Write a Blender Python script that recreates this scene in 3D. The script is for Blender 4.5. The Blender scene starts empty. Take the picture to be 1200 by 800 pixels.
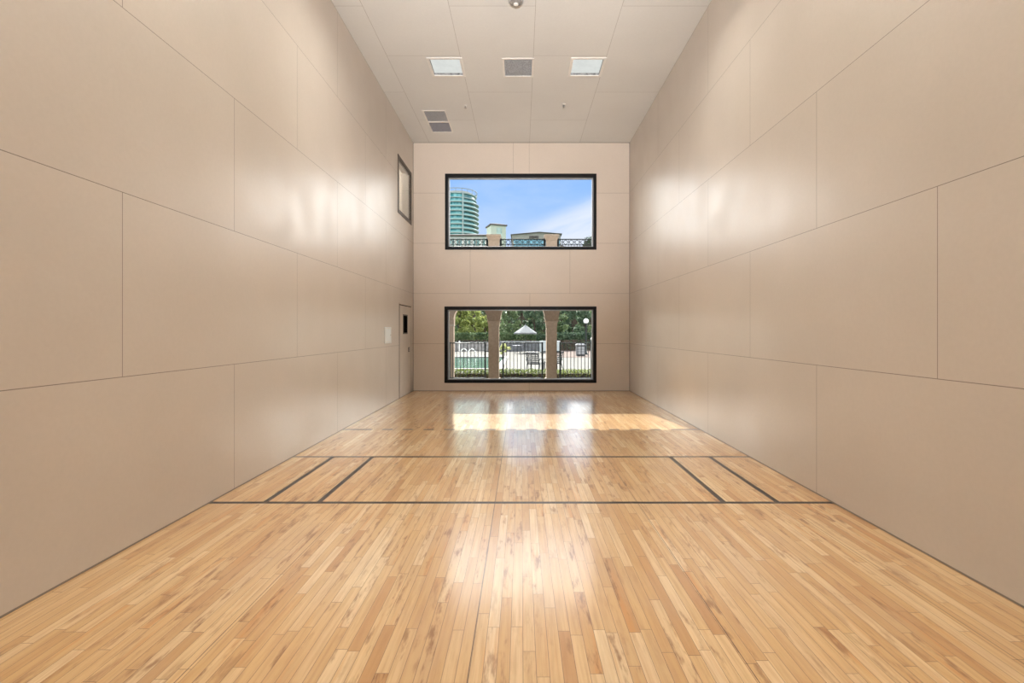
import bpy, bmesh, math, random
from mathutils import Vector, Matrix
random.seed(7)
C = bpy.context.scene.collection
PI = math.pi

# ------------------------------------------------------------------ camera, exposure
F = 562.5                                   # focal length in pixels of a 1200 px wide frame
CH = 1.452                                  # eye height
cam = bpy.data.cameras.new('camera')
cam.sensor_fit = 'HORIZONTAL'; cam.sensor_width = 36.0
cam.lens = 36.0 * F / 1200.0
cam.shift_x = -11.0 / 1200.0
cam.shift_y = -12.0 / 1200.0
cam.clip_start = 0.05; cam.clip_end = 3000
camo = bpy.data.objects.new('camera', cam); C.objects.link(camo)
camo.location = (0, 0, CH); camo.rotation_euler = (PI / 2, 0, 0)
bpy.context.scene.camera = camo
vs = bpy.context.scene.view_settings
vs.view_transform = 'Standard'; vs.look = 'None'; vs.gamma = 1.0; vs.use_curve_mapping = False
vs.exposure = 0.0
LAMP = 94.0                                 # radiance of the ceiling lamps that are switched on
LAMP_COLOR = (1.0, 0.94, 0.84)
CEILING_FILL = 3100.0                             # power of a spot added behind the viewer to brighten the ceiling
SUN = 15.0
SKY_FILL = 8.0                                  # brightness of the white areas added to the unseen sky

# ------------------------------------------------------------------ node helpers
class NT:
    def __init__(s, tree): s.t = tree; tree.nodes.clear()
    def n(s, kind, **kw):
        nd = s.t.nodes.new(kind)
        for k, v in kw.items(): setattr(nd, k, v)
        return nd
    def put(s, sock, v):
        if isinstance(v, bpy.types.NodeSocket): s.t.links.new(v, sock)
        elif v is not None: sock.default_value = v
    def m(s, op, a, b=None, c=None):
        nd = s.n('ShaderNodeMath', operation=op)
        for i, v in enumerate((a, b, c)):
            if v is not None: s.put(nd.inputs[i], v)
        return nd.outputs[0]
    def mix(s, f, a, b, mode='MIX'):
        nd = s.n('ShaderNodeMix', data_type='RGBA', blend_type=mode)
        s.put(nd.inputs[0], f)
        for i, v in ((6, a), (7, b)):
            s.put(nd.inputs[i], v if isinstance(v, bpy.types.NodeSocket) else (*v, 1))
        return nd.outputs[2]
    def sep(s, v):
        nd = s.n('ShaderNodeSeparateXYZ'); s.put(nd.inputs[0], v); return nd.outputs
    def vec(s, x=0.0, y=0.0, z=0.0):
        nd = s.n('ShaderNodeCombineXYZ')
        for i, v in enumerate((x, y, z)): s.put(nd.inputs[i], v)
        return nd.outputs[0]
    def noise(s, v, scale=5.0, detail=3.0, rough=0.5):
        nd = s.n('ShaderNodeTexNoise'); s.put(nd.inputs['Vector'], v)
        nd.inputs['Scale'].default_value = scale; nd.inputs['Detail'].default_value = detail
        nd.inputs['Roughness'].default_value = rough
        return nd.outputs[0]
    def white(s, v):
        nd = s.n('ShaderNodeTexWhiteNoise', noise_dimensions='3D'); s.put(nd.inputs['Vector'], v); return nd.outputs[0]
    def ramp(s, f, stops):
        nd = s.n('ShaderNodeValToRGB'); s.put(nd.inputs[0], f)
        cr = nd.color_ramp
        while len(cr.elements) < len(stops): cr.elements.new(0.5)
        for e, (p, c) in zip(cr.elements, stops): e.position = p; e.color = (*c, 1)
        return nd.outputs[0]
    def rng(s, v, a, b, c=0.0, d=1.0, smooth=True):
        nd = s.n('ShaderNodeMapRange', interpolation_type='SMOOTHSTEP' if smooth else 'LINEAR')
        s.put(nd.inputs[0], v)
        for i, q in enumerate((a, b, c, d)): nd.inputs[i + 1].default_value = q
        return nd.outputs[0]
    def bump(s, h, strength=0.2, dist=0.01):
        nd = s.n('ShaderNodeBump'); s.put(nd.inputs['Height'], h)
        nd.inputs['Strength'].default_value = strength; nd.inputs['Distance'].default_value = dist
        return nd.outputs[0]
    def between(s, v, a, b):
        return s.m('MULTIPLY', s.m('GREATER_THAN', v, a), s.m('LESS_THAN', v, b))

def srgb(r, g, b):
    f = lambda c: (c / 255 / 12.92) if c <= 10 else ((c / 255 + 0.055) / 1.055) ** 2.4
    return (f(r), f(g), f(b))

def new_mat(name):
    m = bpy.data.materials.new(name); m.use_nodes = True
    return m, NT(m.node_tree)

def finish(nt, color, rough=0.5, spec=0.5, metal=0.0, normal=None, **extra):
    p = nt.n('ShaderNodeBsdfPrincipled'); o = nt.n('ShaderNodeOutputMaterial')
    nt.put(p.inputs['Base Color'], color if isinstance(color, bpy.types.NodeSocket) else (*color, 1))
    nt.put(p.inputs['Roughness'], rough); nt.put(p.inputs['Specular IOR Level'], spec); nt.put(p.inputs['Metallic'], metal)
    if normal is not None: nt.put(p.inputs['Normal'], normal)
    for k, v in extra.items(): nt.put(p.inputs[k.replace('_', ' ')], v)
    nt.t.links.new(p.outputs[0], o.inputs[0])
    return p

def plain(name, col, rough=0.5, spec=0.5, metal=0.0, vary=0.08, scale=12.0, bump=0.0, **extra):
    m, nt = new_mat(name)
    tc = nt.n('ShaderNodeTexCoord').outputs['Object']
    nz = nt.noise(tc, scale, 3)
    c = nt.mix(nt.rng(nz, 0.3, 0.7), tuple(x * (1 - vary) for x in col), tuple(min(1, x * (1 + vary)) for x in col))
    finish(nt, c, rough, spec, metal, nt.bump(nz, bump, 0.01) if bump else None, **extra)
    return m

# ------------------------------------------------------------------ world
w = bpy.data.worlds.new('sky'); bpy.context.scene.world = w; w.use_nodes = True
nt = NT(w.node_tree)
d = nt.n('ShaderNodeTexCoord').outputs['Generated']
dx, dy, dz = nt.sep(d)
base = nt.ramp(dz, [(0.0, srgb(205, 224, 248)), (0.19, srgb(186, 212, 250)), (0.27, srgb(158, 198, 253)), (0.36, srgb(138, 186, 253)), (1.0, srgb(90, 140, 235))])
# streaky fair weather cloud low in the east
st = nt.vec(nt.m('MULTIPLY', nt.m('ADD', dx, nt.m('MULTIPLY', dz, 0.6)), 3.0), dy, nt.m('MULTIPLY', nt.m('SUBTRACT', dz, nt.m('MULTIPLY', dx, 0.33)), 20.0))
cl = nt.noise(st, 1.1, 5, 0.55)
low = nt.rng(nt.m('SUBTRACT', dz, nt.m('MULTIPLY', dx, 0.42)), 0.225, 0.175)
rightw = nt.rng(dx, -0.08, 0.06)
cloud = nt.m('MULTIPLY', nt.m('MULTIPLY', low, rightw), nt.rng(cl, 0.33, 0.6))
col = nt.mix(nt.m('MULTIPLY', cloud, 0.85), base, srgb(240, 243, 253))
thin = nt.m('MULTIPLY', nt.rng(nt.noise(nt.vec(dx, dy, nt.m('MULTIPLY', dz, 3.0)), 5.0, 5, 0.6), 0.45, 0.75), 0.22)
col = nt.mix(thin, col, srgb(232, 240, 255))
# unseen bright sky added above and beside the clear patch for reflections
ax = nt.m('ABSOLUTE', dx)
side = nt.m('MULTIPLY', nt.rng(ax, 0.23, 0.38), nt.rng(dz, 0.08, 0.2))
above = nt.rng(dz, 0.385, 0.46)
sky_fill = nt.m('MAXIMUM', side, above)
sky_fill = nt.m('MULTIPLY', sky_fill, nt.m('MULTIPLY', nt.rng(dz, 0.85, 0.6), nt.rng(dy, 0.2, 0.5)))
bn = nt.rng(nt.noise(d, 4.0, 5, 0.55), 0.25, 0.6, 0.7, 1.0)
sky_fill = nt.m('MULTIPLY', sky_fill, bn)
col = nt.mix(sky_fill, col, nt.mix(above, (SKY_FILL, SKY_FILL * 0.96, SKY_FILL * 0.9), (SKY_FILL * 0.5, SKY_FILL * 0.48, SKY_FILL * 0.44)))
# bright low band added to the sky to strengthen floor reflections
col = nt.mix(nt.m('MULTIPLY', nt.rng(dz, 0.178, 0.115), nt.rng(dy, 0.0, 0.5)), col, (2.8, 2.7, 2.5))
# unseen white sky added behind the court to brighten facades and trees
col = nt.mix(nt.m('MULTIPLY', nt.rng(dy, -0.05, -0.4), nt.rng(dz, 0.0, 0.1)), col, (1.5, 1.48, 1.45))
bg = nt.n('ShaderNodeBackground'); nt.put(bg.inputs[0], col); bg.inputs[1].default_value = 2.0
wo = nt.n('ShaderNodeOutputWorld'); nt.t.links.new(bg.outputs[0], wo.inputs[0])

sl = bpy.data.lights.new('sun', 'SUN'); sl.energy = SUN; sl.angle = math.radians(0.6); sl.color = (1, 0.95, 0.86)
so = bpy.data.objects.new('sun', sl); C.objects.link(so)
so.rotation_euler = Vector((0.163, -1.0, -1.086)).to_track_quat('-Z', 'Y').to_euler()
so.location = (-12, 80, 85)
fl = bpy.data.lights.new('ceiling_fill', 'SPOT'); fl.energy = CEILING_FILL; fl.color = (1.0, 0.98, 0.955)  # added spot standing in for a flash, lifts ceiling and far wall
fl.spot_size = math.radians(60); fl.spot_blend = 1.0; fl.shadow_soft_size = 0.12
fo = bpy.data.objects.new('ceiling_fill', fl); C.objects.link(fo)
fo.location = (0.0, -0.3, 3.1); fo.rotation_euler = (Vector((0.0, 8.6, 6.04)) - fo.location).to_track_quat('-Z', 'Y').to_euler()

# ------------------------------------------------------------------ mesh helpers
class MB:
    def __init__(s): s.bm = bmesh.new()
    def box(s, x0, x1, y0, y1, z0, z1, bev=0.0):
        r = bmesh.ops.create_cube(s.bm, size=1)
        bmesh.ops.scale(s.bm, vec=(abs(x1 - x0), abs(y1 - y0), abs(z1 - z0)), verts=r['verts'])
        bmesh.ops.translate(s.bm, vec=((x0 + x1) / 2, (y0 + y1) / 2, (z0 + z1) / 2), verts=r['verts'])
        if bev:
            es = list({e for v in r['verts'] for e in v.link_edges})
            bmesh.ops.bevel(s.bm, geom=es, offset=bev, segments=2, affect='EDGES', profile=0.5)
        return s
    def ring(s, loops, cap0=True, cap1=True, close=True):
        """skin through a list of loops of points"""
        L = [[s.bm.verts.new(p) for p in lp] for lp in loops]
        n = len(L[0])
        for a, b in zip(L, L[1:]):
            for i in range(n if close else n - 1):
                s.bm.faces.new((a[i], a[(i + 1) % n], b[(i + 1) % n], b[i]))
        if cap0: s.bm.faces.new(list(reversed(L[0])))
        if cap1: s.bm.faces.new(L[-1])
        return s
    def lathe(s, prof, x=0, y=0, seg=24, cap0=True, cap1=True):
        return s.ring([[(x + r * math.cos(2 * PI * i / seg), y + r * math.sin(2 * PI * i / seg), z) for i in range(seg)] for r, z in prof], cap0, cap1)
    def sqlathe(s, prof, x, y):
        """square section column: (half width, z)"""
        return s.ring([[(x - h, y - h, z), (x + h, y - h, z), (x + h, y + h, z), (x - h, y + h, z)] for h, z in prof])
    def tube(s, pts, r, seg=8):
        pts = [Vector(p) for p in pts]; loops = []
        for i, p in enumerate(pts):
            t = (pts[min(i + 1, len(pts) - 1)] - pts[max(i - 1, 0)]).normalized()
            up = Vector((0, 0, 1)) if abs(t.z) < 0.9 else Vector((0, 1, 0))
            a = t.cross(up).normalized(); b = a.cross(t)
            rr = r[i] if isinstance(r, (list, tuple)) else r
            loops.append([p + a * rr * math.cos(2 * PI * k / seg) + b * rr * math.sin(2 * PI * k / seg) for k in range(seg)])
        return s.ring(loops)
    def torus(s, cx, cy, cz, R, r, seg=16, ms=6):
        """ring standing in the xz plane"""
        L = []
        for i in range(seg):
            a = 2 * PI * i / seg
            L.append([s.bm.verts.new((cx + (R + r * math.cos(2 * PI * k / ms)) * math.cos(a), cy + r * math.sin(2 * PI * k / ms),
                                      cz + (R + r * math.cos(2 * PI * k / ms)) * math.sin(a))) for k in range(ms)])
        for i in range(seg):
            a, b = L[i], L[(i + 1) % seg]
            for k in range(ms): s.bm.faces.new((a[k], a[(k + 1) % ms], b[(k + 1) % ms], b[k]))
        return s
    def sphere(s, c, r, u=16, v=10):
        q = bmesh.ops.create_uvsphere(s.bm, u_segments=u, v_segments=v, radius=r)
        bmesh.ops.translate(s.bm, vec=c, verts=q['verts']); return s
    def frame_xz(s, x0, x1, z0, z1, y0, y1, t, bev=0.0):
        s.box(x0, x1, y0, y1, z0, z0 + t, bev); s.box(x0, x1, y0, y1, z1 - t, z1, bev)
        s.box(x0, x0 + t, y0, y1, z0 + t, z1 - t, bev); s.box(x1 - t, x1, y0, y1, z0 + t, z1 - t, bev); return s
    def frame_yz(s, y0, y1, z0, z1, x0, x1, t, bev=0.0):
        s.box(x0, x1, y0, y1, z0, z0 + t, bev); s.box(x0, x1, y0, y1, z1 - t, z1, bev)
        s.box(x0, x1, y0, y0 + t, z0 + t, z1 - t, bev); s.box(x0, x1, y1 - t, y1, z0 + t, z1 - t, bev); return s
    def frame_xy(s, x0, x1, y0, y1, z0, z1, t, bev=0.0):
        s.box(x0, x1, y0, y0 + t, z0, z1, bev); s.box(x0, x1, y1 - t, y1, z0, z1, bev)
        s.box(x0, x0 + t, y0 + t, y1 - t, z0, z1, bev); s.box(x1 - t, x1, y0 + t, y1 - t, z0, z1, bev); return s
    def build(s, name, mat, parent=None, smooth=False, loc=None, fixn=True):
        me = bpy.data.meshes.new(name)
        if fixn: bmesh.ops.recalc_face_normals(s.bm, faces=s.bm.faces)
        if loc is not None: bmesh.ops.translate(s.bm, vec=-Vector(loc), verts=s.bm.verts)
        s.bm.to_mesh(me); s.bm.free()
        me.materials.append(mat)
        if smooth:
            for p in me.polygons: p.use_smooth = True
            try: me.set_sharp_from_angle(angle=math.radians(40))
            except Exception: pass
        o = bpy.data.objects.new(name, me); C.objects.link(o)
        if parent: o.parent = parent
        if loc is not None and not parent: o.location = loc
        return o

def tag(o, label, cat, group=None, kind=None):
    o['label'] = label; o['category'] = cat
    if group: o['group'] = group
    if kind: o['kind'] = kind
    return o

def thing(name, label, cat, loc=(0, 0, 0), rz=0, group=None, kind=None):
    o = bpy.data.objects.new(name, None); C.objects.link(o)
    o.empty_display_size = 0.1
    o.location = loc; o.rotation_euler = (0, 0, rz)
    return tag(o, label, cat, group, kind)

def copy_tree(o, parent=None, loc=None, label=None, rz=None):
    kids = [c for c in C.objects if c.parent == o]
    c = o.copy(); C.objects.link(c); c.parent = parent
    if loc is not None: c.location = loc
    if rz is not None: c.rotation_euler = (0, 0, rz)
    if label: c['label'] = label
    for k in kids: copy_tree(k, c)
    return c

def slab(axis, a0, a1, t0, t1, holes, us, vs_):
    """wall slab with rectangular holes; axis = normal axis, (us x vs_) extents of the two others"""
    U = sorted(set(list(us) + [h[0] for h in holes] + [h[1] for h in holes]))
    V = sorted(set(list(vs_) + [h[2] for h in holes] + [h[3] for h in holes]))
    bm = bmesh.new(); cache = {}
    def P(u, v, t):
        k = (u, v, t)
        if k not in cache:
            cache[k] = bm.verts.new({'x': (t, u, v), 'y': (u, t, v), 'z': (u, v, t)}[axis])
        return cache[k]
    def solid(i, j):
        if i < 0 or j < 0 or i >= len(U) - 1 or j >= len(V) - 1: return False
        cu, cv = (U[i] + U[i + 1]) / 2, (V[j] + V[j + 1]) / 2
        return not any(h[0] < cu < h[1] and h[2] < cv < h[3] for h in holes)
    for i in range(len(U) - 1):
        for j in range(len(V) - 1):
            if not solid(i, j): continue
            q = [(U[i], V[j]), (U[i + 1], V[j]), (U[i + 1], V[j + 1]), (U[i], V[j + 1])]
            for t in (t0, t1): bm.faces.new([P(a, b, t) for a, b in q])
            for k, (di, dj) in enumerate(((0, -1), (1, 0), (0, 1), (-1, 0))):
                if not solid(i + di, j + dj):
                    (a, b), (c, e) = q[k], q[(k + 1) % 4]
                    bm.faces.new([P(a, b, t0), P(c, e, t0), P(c, e, t1), P(a, b, t1)])
    mb = MB(); mb.bm.free(); mb.bm = bm
    return mb

# ------------------------------------------------------------------ dimensions
HW = 2.635; BACK = 11.67; FRONT = -0.52; H = 6.037; T = 0.22
ROW = 1.22

# ------------------------------------------------------------------ materials of the room
WALL_A = (0.575, 0.515, 0.455)
WALL_B = (0.61, 0.548, 0.487)
SEAM = (0.09, 0.065, 0.05)

def panel_mat(name, axis, y0, width, ca=WALL_A, cb=WALL_B, rough=0.33, spec=0.6, joints=None, seam_w=0.0026):
    m, nt = new_mat(name)
    tc = nt.n('ShaderNodeTexCoord').outputs['Object']
    x, y, z = nt.sep(tc)
    if joints is None:
        b = nt.n('ShaderNodeTexBrick', offset=0.5, offset_frequency=2, squash=1.0, squash_frequency=2)
        if axis == 'x': v = nt.vec(nt.m('SUBTRACT', y, y0), nt.m('ADD', z, 0.07))
        else: v = nt.vec(nt.m('SUBTRACT', y, y0), nt.m('ADD', x, 3.46))
        nt.put(b.inputs['Vector'], v)
        b.inputs['Scale'].default_value = 1.0; b.inputs['Mortar Size'].default_value = seam_w
        b.inputs['Mortar Smooth'].default_value = 0.0; b.inputs['Brick Width'].default_value = width; b.inputs['Row Height'].default_value = ROW
        b.inputs['Color1'].default_value = (1, 1, 1, 1); b.inputs['Color2'].default_value = (0.93, 0.93, 0.93, 1); b.inputs['Mortar'].default_value = (1, 1, 1, 1)
        fac = b.outputs['Fac']; tone = b.outputs['Color']
    else:
        zr = nt.m('FRACT', nt.m('DIVIDE', nt.m('ADD', z, 0.07), ROW))
        fac = nt.m('LESS_THAN', nt.m('MINIMUM', zr, nt.m('SUBTRACT', 1.0, zr)), seam_w / ROW)
        for x0, z0, z1 in joints:
            q = nt.m('MULTIPLY', nt.m('LESS_THAN', nt.m('ABSOLUTE', nt.m('SUBTRACT', x, x0)), seam_w), nt.between(z, z0, z1))
            fac = nt.m('MAXIMUM', fac, q)
        fac = nt.m('MAXIMUM', fac, nt.m('MAXIMUM', nt.m('GREATER_THAN', z, H - 0.012), nt.m('GREATER_THAN', nt.m('ABSOLUTE', x), HW - 0.011)))
        tone = None
    nz = nt.noise(tc, 0.9, 4); nf = nt.noise(tc, 35.0, 4)
    c = nt.mix(nt.rng(nz, 0.3, 0.7), ca, cb)
    c = nt.mix(nt.rng(nf, 0.3, 0.7, 0.0, 0.10), c, tuple(k * 0.8 for k in ca))
    if tone is not None: c = nt.mix(0.5, c, tone, 'MULTIPLY')
    if axis != 'z': fac = nt.m('MAXIMUM', fac, nt.m('LESS_THAN', z, 0.012))
    c = nt.mix(nt.m('MULTIPLY', fac, 0.5 if axis == 'z' else 0.7), c, SEAM)
    h = nt.m('SUBTRACT', nt.m('MULTIPLY', nf, 0.05), fac)
    r = nt.rng(nt.noise(tc, 2.2, 3), 0.3, 0.7, rough - 0.03, rough + 0.05)
    finish(nt, c, r, spec, 0, nt.bump(h, 0.25, 0.002))
    return m

M = {}
M['wall_left'] = panel_mat('beige_panels_left', 'x', 0.70, 2.47)
M['wall_right'] = panel_mat('beige_panels_right', 'x', 0.55, 2.49)
M['wall_back'] = panel_mat('beige_panels_back', 'y', 0, 0, joints=[
    (0.19, 0, 1.15), (0.205, 1.15, 2.37), (-1.245, 2.37, 3.59), (1.18, 2.37, 3.59), (-0.2, 4.81, 6.1), (0.19, 4.81, 6.1)], rough=0.42, spec=0.4, ca=(0.65, 0.575, 0.505), cb=(0.685, 0.605, 0.535))
M['wall_front'] = panel_mat('beige_panels_front', 'y', 0, 0, joints=[(-1.2, 0, 1.15), (1.2, 0, 1.15), (0, 1.15, 2.37), (-1.2, 2.37, 3.59), (1.2, 2.37, 3.59), (0, 3.59, 4.81)])
M['ceiling'] = panel_mat('ceiling_panels', 'z', 0.67, 2.44, ca=(0.705, 0.715, 0.715), cb=(0.735, 0.745, 0.745), rough=0.5, spec=0.35, seam_w=0.003)

def floor_mat():
    m, nt = new_mat('maple_strip_floor')
    tc = nt.n('ShaderNodeTexCoord').outputs['Object']
    x, y, z = nt.sep(tc)
    BW = 0.057; BL = 0.78
    xs = nt.m('DIVIDE', nt.m('ADD', x, 20.0), BW); row = nt.m('FLOOR', xs); fx = nt.m('FRACT', xs)
    r1 = nt.white(nt.vec(row, 3.1, 0.0))
    ys = nt.m('ADD', nt.m('DIVIDE', nt.m('ADD', y, 20.0), nt.m('ADD', BL - 0.2, nt.m('MULTIPLY', r1, 0.4))), nt.m('MULTIPLY', r1, 17.0))
    j = nt.m('FLOOR', ys); fy = nt.m('FRACT', ys)
    r2 = nt.white(nt.vec(row, j, 1.0)); r3 = nt.white(nt.vec(row, j, 9.0))
    ex = nt.m('MINIMUM', fx, nt.m('SUBTRACT', 1.0, fx)); ey = nt.m('MINIMUM', fy, nt.m('SUBTRACT', 1.0, fy))
    gap = nt.m('MAXIMUM', nt.m('LESS_THAN', ex, 0.017), nt.m('LESS_THAN', ey, 0.0015))
    c = nt.ramp(r2, [(0.0, srgb(190, 144, 92)), (0.10, srgb(205, 165, 112)), (0.4, srgb(214, 178, 128)), (0.75, srgb(221, 189, 142)), (1.0, srgb(232, 208, 168))])
    # grain, runs along each board
    gv = nt.vec(nt.m('MULTIPLY', x, 55.0), nt.m('ADD', nt.m('MULTIPLY', y, 2.4), nt.m('MULTIPLY', r3, 40.0)), nt.m('MULTIPLY', r2, 30.0))
    g = nt.noise(gv, 1.0, 5, 0.6)
    c = nt.mix(nt.rng(g, 0.35, 0.72, 0.0, 0.42), c, srgb(168, 120, 74))
    # amber heartwood streaks
    av = nt.vec(nt.m('MULTIPLY', x, 20.0), nt.m('ADD', nt.m('MULTIPLY', y, 1.3), nt.m('MULTIPLY', r3, 60.0)), nt.m('MULTIPLY', r2, 11.0))
    an = nt.rng(nt.noise(av, 1.0, 4, 0.55), 0.5, 0.72)
    c = nt.mix(nt.m('MULTIPLY', an, nt.rng(r3, 0.2, 0.9, 0.15, 0.75)), c, srgb(204, 142, 72))
    # cloudy wear in the finish
    wv = nt.noise(nt.vec(nt.m('MULTIPLY', x, 2.6), nt.m('MULTIPLY', y, 1.1), 0.0), 1.0, 5, 0.6)
    c = nt.mix(nt.rng(wv, 0.42, 0.68, 0.0, 0.45), c, srgb(196, 164, 128))
    # mineral streaks and knots
    kv = nt.vec(nt.m('MULTIPLY', x, 22.0), nt.m('ADD', nt.m('MULTIPLY', y, 4.0), nt.m('MULTIPLY', r3, 90.0)), r2)
    k = nt.noise(kv, 1.0, 4, 0.65)
    c = nt.mix(nt.m('MULTIPLY', nt.rng(k, 0.50, 0.68), nt.rng(r3, 0.3, 0.9, 0.12, 0.85)), c, srgb(138, 92, 52))
    # patchy amber finish; pale middle is window reflection painted into the colour
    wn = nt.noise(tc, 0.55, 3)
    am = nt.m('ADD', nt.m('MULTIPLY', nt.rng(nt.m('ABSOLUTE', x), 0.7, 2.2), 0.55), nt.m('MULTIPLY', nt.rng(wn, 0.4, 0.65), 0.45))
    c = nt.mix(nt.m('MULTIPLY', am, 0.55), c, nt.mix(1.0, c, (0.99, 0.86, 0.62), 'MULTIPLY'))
    c = nt.mix(nt.m('MULTIPLY', gap, 0.85), c, srgb(84, 54, 32))
    # wider joints between the floor sections
    sx = nt.m('FRACT', nt.m('DIVIDE', nt.m('ADD', x, 0.225 + 12.1), 1.21))
    sm = nt.m('LESS_THAN', nt.m('MINIMUM', sx, nt.m('SUBTRACT', 1.0, sx)), 0.0018 / 1.21)
    c = nt.mix(nt.m('MULTIPLY', sm, 0.9), c, srgb(45, 30, 22))
    # court markings
    L = None
    def add(q):
        nonlocal L
        L = q if L is None else nt.m('MAXIMUM', L, q)
    lw = 0.024; ax = nt.m('ABSOLUTE', x)
    add(nt.between(y, 4.07 - lw, 4.07 + lw)); add(nt.between(y, 5.556 - lw, 5.556 + lw))
    inb = nt.between(y, 4.07, 5.556)
    for q in (2.178, 1.721): add(nt.m('MULTIPLY', inb, nt.between(ax, q - lw, q + lw)))
    dash = nt.m('LESS_THAN', nt.m('FRACT', nt.m('DIVIDE', nt.m('ADD', x, 2.057 + 3.048), 0.3048)), 0.5)
    dm = nt.m('MAXIMUM', nt.m('MULTIPLY', dash, nt.m('LESS_THAN', ax, 2.06)), nt.m('GREATER_THAN', ax, 2.21))
    add(nt.m('MULTIPLY', nt.between(y, 7.10 - 0.036, 7.10 + 0.036), dm))
    wear = nt.rng(nt.noise(gv, 0.7, 3), 0.2, 0.5, 0.85, 1.0)
    c = nt.mix(nt.m('MULTIPLY', L, wear), c, (0.012, 0.007, 0.008))
    tilt = nt.m('MULTIPLY', nt.m('MULTIPLY', nt.m('SUBTRACT', fx, 0.5), nt.m('SUBTRACT', r3, 0.5)), 0.0006)
    wav = nt.m('MULTIPLY', nt.noise(nt.vec(nt.m('MULTIPLY', x, 9.0), nt.m('MULTIPLY', y, 3.0), 0.0), 1.0, 2), 0.0014)
    h = nt.m('SUBTRACT', nt.m('ADD', tilt, wav), nt.m('MULTIPLY', nt.m('MAXIMUM', gap, sm), 0.0006))
    nrm = nt.bump(h, 1.0, 1.0)
    r = nt.m('ADD', nt.rng(nt.noise(tc, 3.0, 4), 0.3, 0.7, 0.285, 0.31), nt.m('MULTIPLY', r2, 0.02))
    finish(nt, c, r, 0.6, 0, nrm, Coat_Weight=nt.m('SUBTRACT', 1.0, nt.m('MULTIPLY', L, 0.85)), Coat_Roughness=0.16, Coat_IOR=1.65)
    return m
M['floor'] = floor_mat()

M['black'] = plain('black_window_frame', (0.009, 0.009, 0.011), 0.45, 0.15, vary=0.15)
M['alu'] = plain('grey_aluminium_stop', (0.42, 0.43, 0.45), 0.35, 0.5, 0.3)
M['bronze'] = plain('dark_bronze_frame', (0.055, 0.042, 0.032), 0.4, 0.4)
M['door'] = plain('beige_door_paint', WALL_A, 0.38, 0.5, vary=0.04, scale=3)
M['dark'] = plain('dark_gap', (0.03, 0.024, 0.02), 0.8, 0.1)
M['plate'] = plain('pale_plate', (0.74, 0.80, 0.83), 0.35, 0.5, vary=0.03)
M['white'] = plain('white_enamel', (0.78, 0.77, 0.75), 0.4, 0.5, vary=0.03)
M['grille'] = plain('grey_grille', (0.40, 0.41, 0.43), 0.5, 0.4, vary=0.3, scale=60)
M['grille_blue'] = plain('blue_grey_grille', (0.33, 0.34, 0.39), 0.5, 0.4, vary=0.3, scale=60)
M['filter'] = plain('dusty_filter', (0.22, 0.22, 0.225), 0.9, 0.1, vary=0.5, scale=26)
M['steel'] = plain('brushed_steel', (0.45, 0.44, 0.43), 0.3, 0.5, 1.0)
M['stucco'] = plain('tan_stucco', (0.44, 0.335, 0.255), 0.85, 0.2, vary=0.07, scale=14, bump=0.3)
M['stucco_light'] = plain('pale_stucco', (0.47, 0.40, 0.33), 0.85, 0.2, vary=0.06, scale=14, bump=0.3)
M['rail'] = plain('black_railing_paint', (0.022, 0.03, 0.032), 0.4, 0.4)
M['deck'] = plain('sunlit_pool_deck', (0.083, 0.077, 0.070), 0.8, 0.2, vary=0.07, scale=1.2)
M['paver'] = plain('brick_pavers', (0.105, 0.072, 0.062), 0.85, 0.2, vary=0.2, scale=5)
M['ground'] = plain('lawn_ground', (0.10, 0.13, 0.05), 0.95, 0.1, vary=0.3, scale=2)

def glass_mat(name, tint=(1, 1, 1), boost=1.0):
    m, nt = new_mat(name)
    fr = nt.n('ShaderNodeFresnel'); fr.inputs[0].default_value = 1.45
    tr = nt.n('ShaderNodeBsdfTransparent'); tr.inputs[0].default_value = (*tint, 1)
    tc = nt.n('ShaderNodeTexCoord').outputs['Object']
    gl = nt.n('ShaderNodeBsdfGlossy'); nt.put(gl.inputs['Roughness'], nt.rng(nt.noise(tc, 3.0), 0.3, 0.7, 0.005, 0.02))
    mx = nt.n('ShaderNodeMixShader'); nt.put(mx.inputs[0], nt.m('MULTIPLY', nt.m('MULTIPLY', fr.outputs[0], boost), nt.m('SUBTRACT', 1.0, nt.n('ShaderNodeNewGeometry').outputs['Backfacing'])))
    nt.t.links.new(tr.outputs[0], mx.inputs[1]); nt.t.links.new(gl.outputs[0], mx.inputs[2])
    o = nt.n('ShaderNodeOutputMaterial'); nt.t.links.new(mx.outputs[0], o.inputs[0])
    return m
M['glass'] = glass_mat('coated_window_glass', (0.97, 0.99, 0.98), 0.06)
M['glass_dimming'] = glass_mat('dimming_glass', (0.705, 0.715, 0.72), 0.06)  # made-up tint that dims the bright sky behind the upper window
M['glass_plain'] = glass_mat('plain_window_glass', (0.95, 0.97, 0.96), 1.4)

def emit_mat(name, col, s):
    m, nt = new_mat(name)
    tc = nt.n('ShaderNodeTexCoord').outputs['Object']
    e = nt.n('ShaderNodeEmission')
    nt.put(e.inputs[0], nt.mix(nt.rng(nt.noise(tc, 9.0), 0.3, 0.7), tuple(k * 0.93 for k in col), col))
    e.inputs[1].default_value = s
    o = nt.n('ShaderNodeOutputMaterial'); nt.t.links.new(e.outputs[0], o.inputs[0])
    return m
M['lamp_on'] = emit_mat('lit_lamp_diffuser', LAMP_COLOR, LAMP)
M['lamp_dim'] = emit_mat('faint_lamp_diffuser', (0.94, 0.97, 0.93), 0.78)

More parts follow.
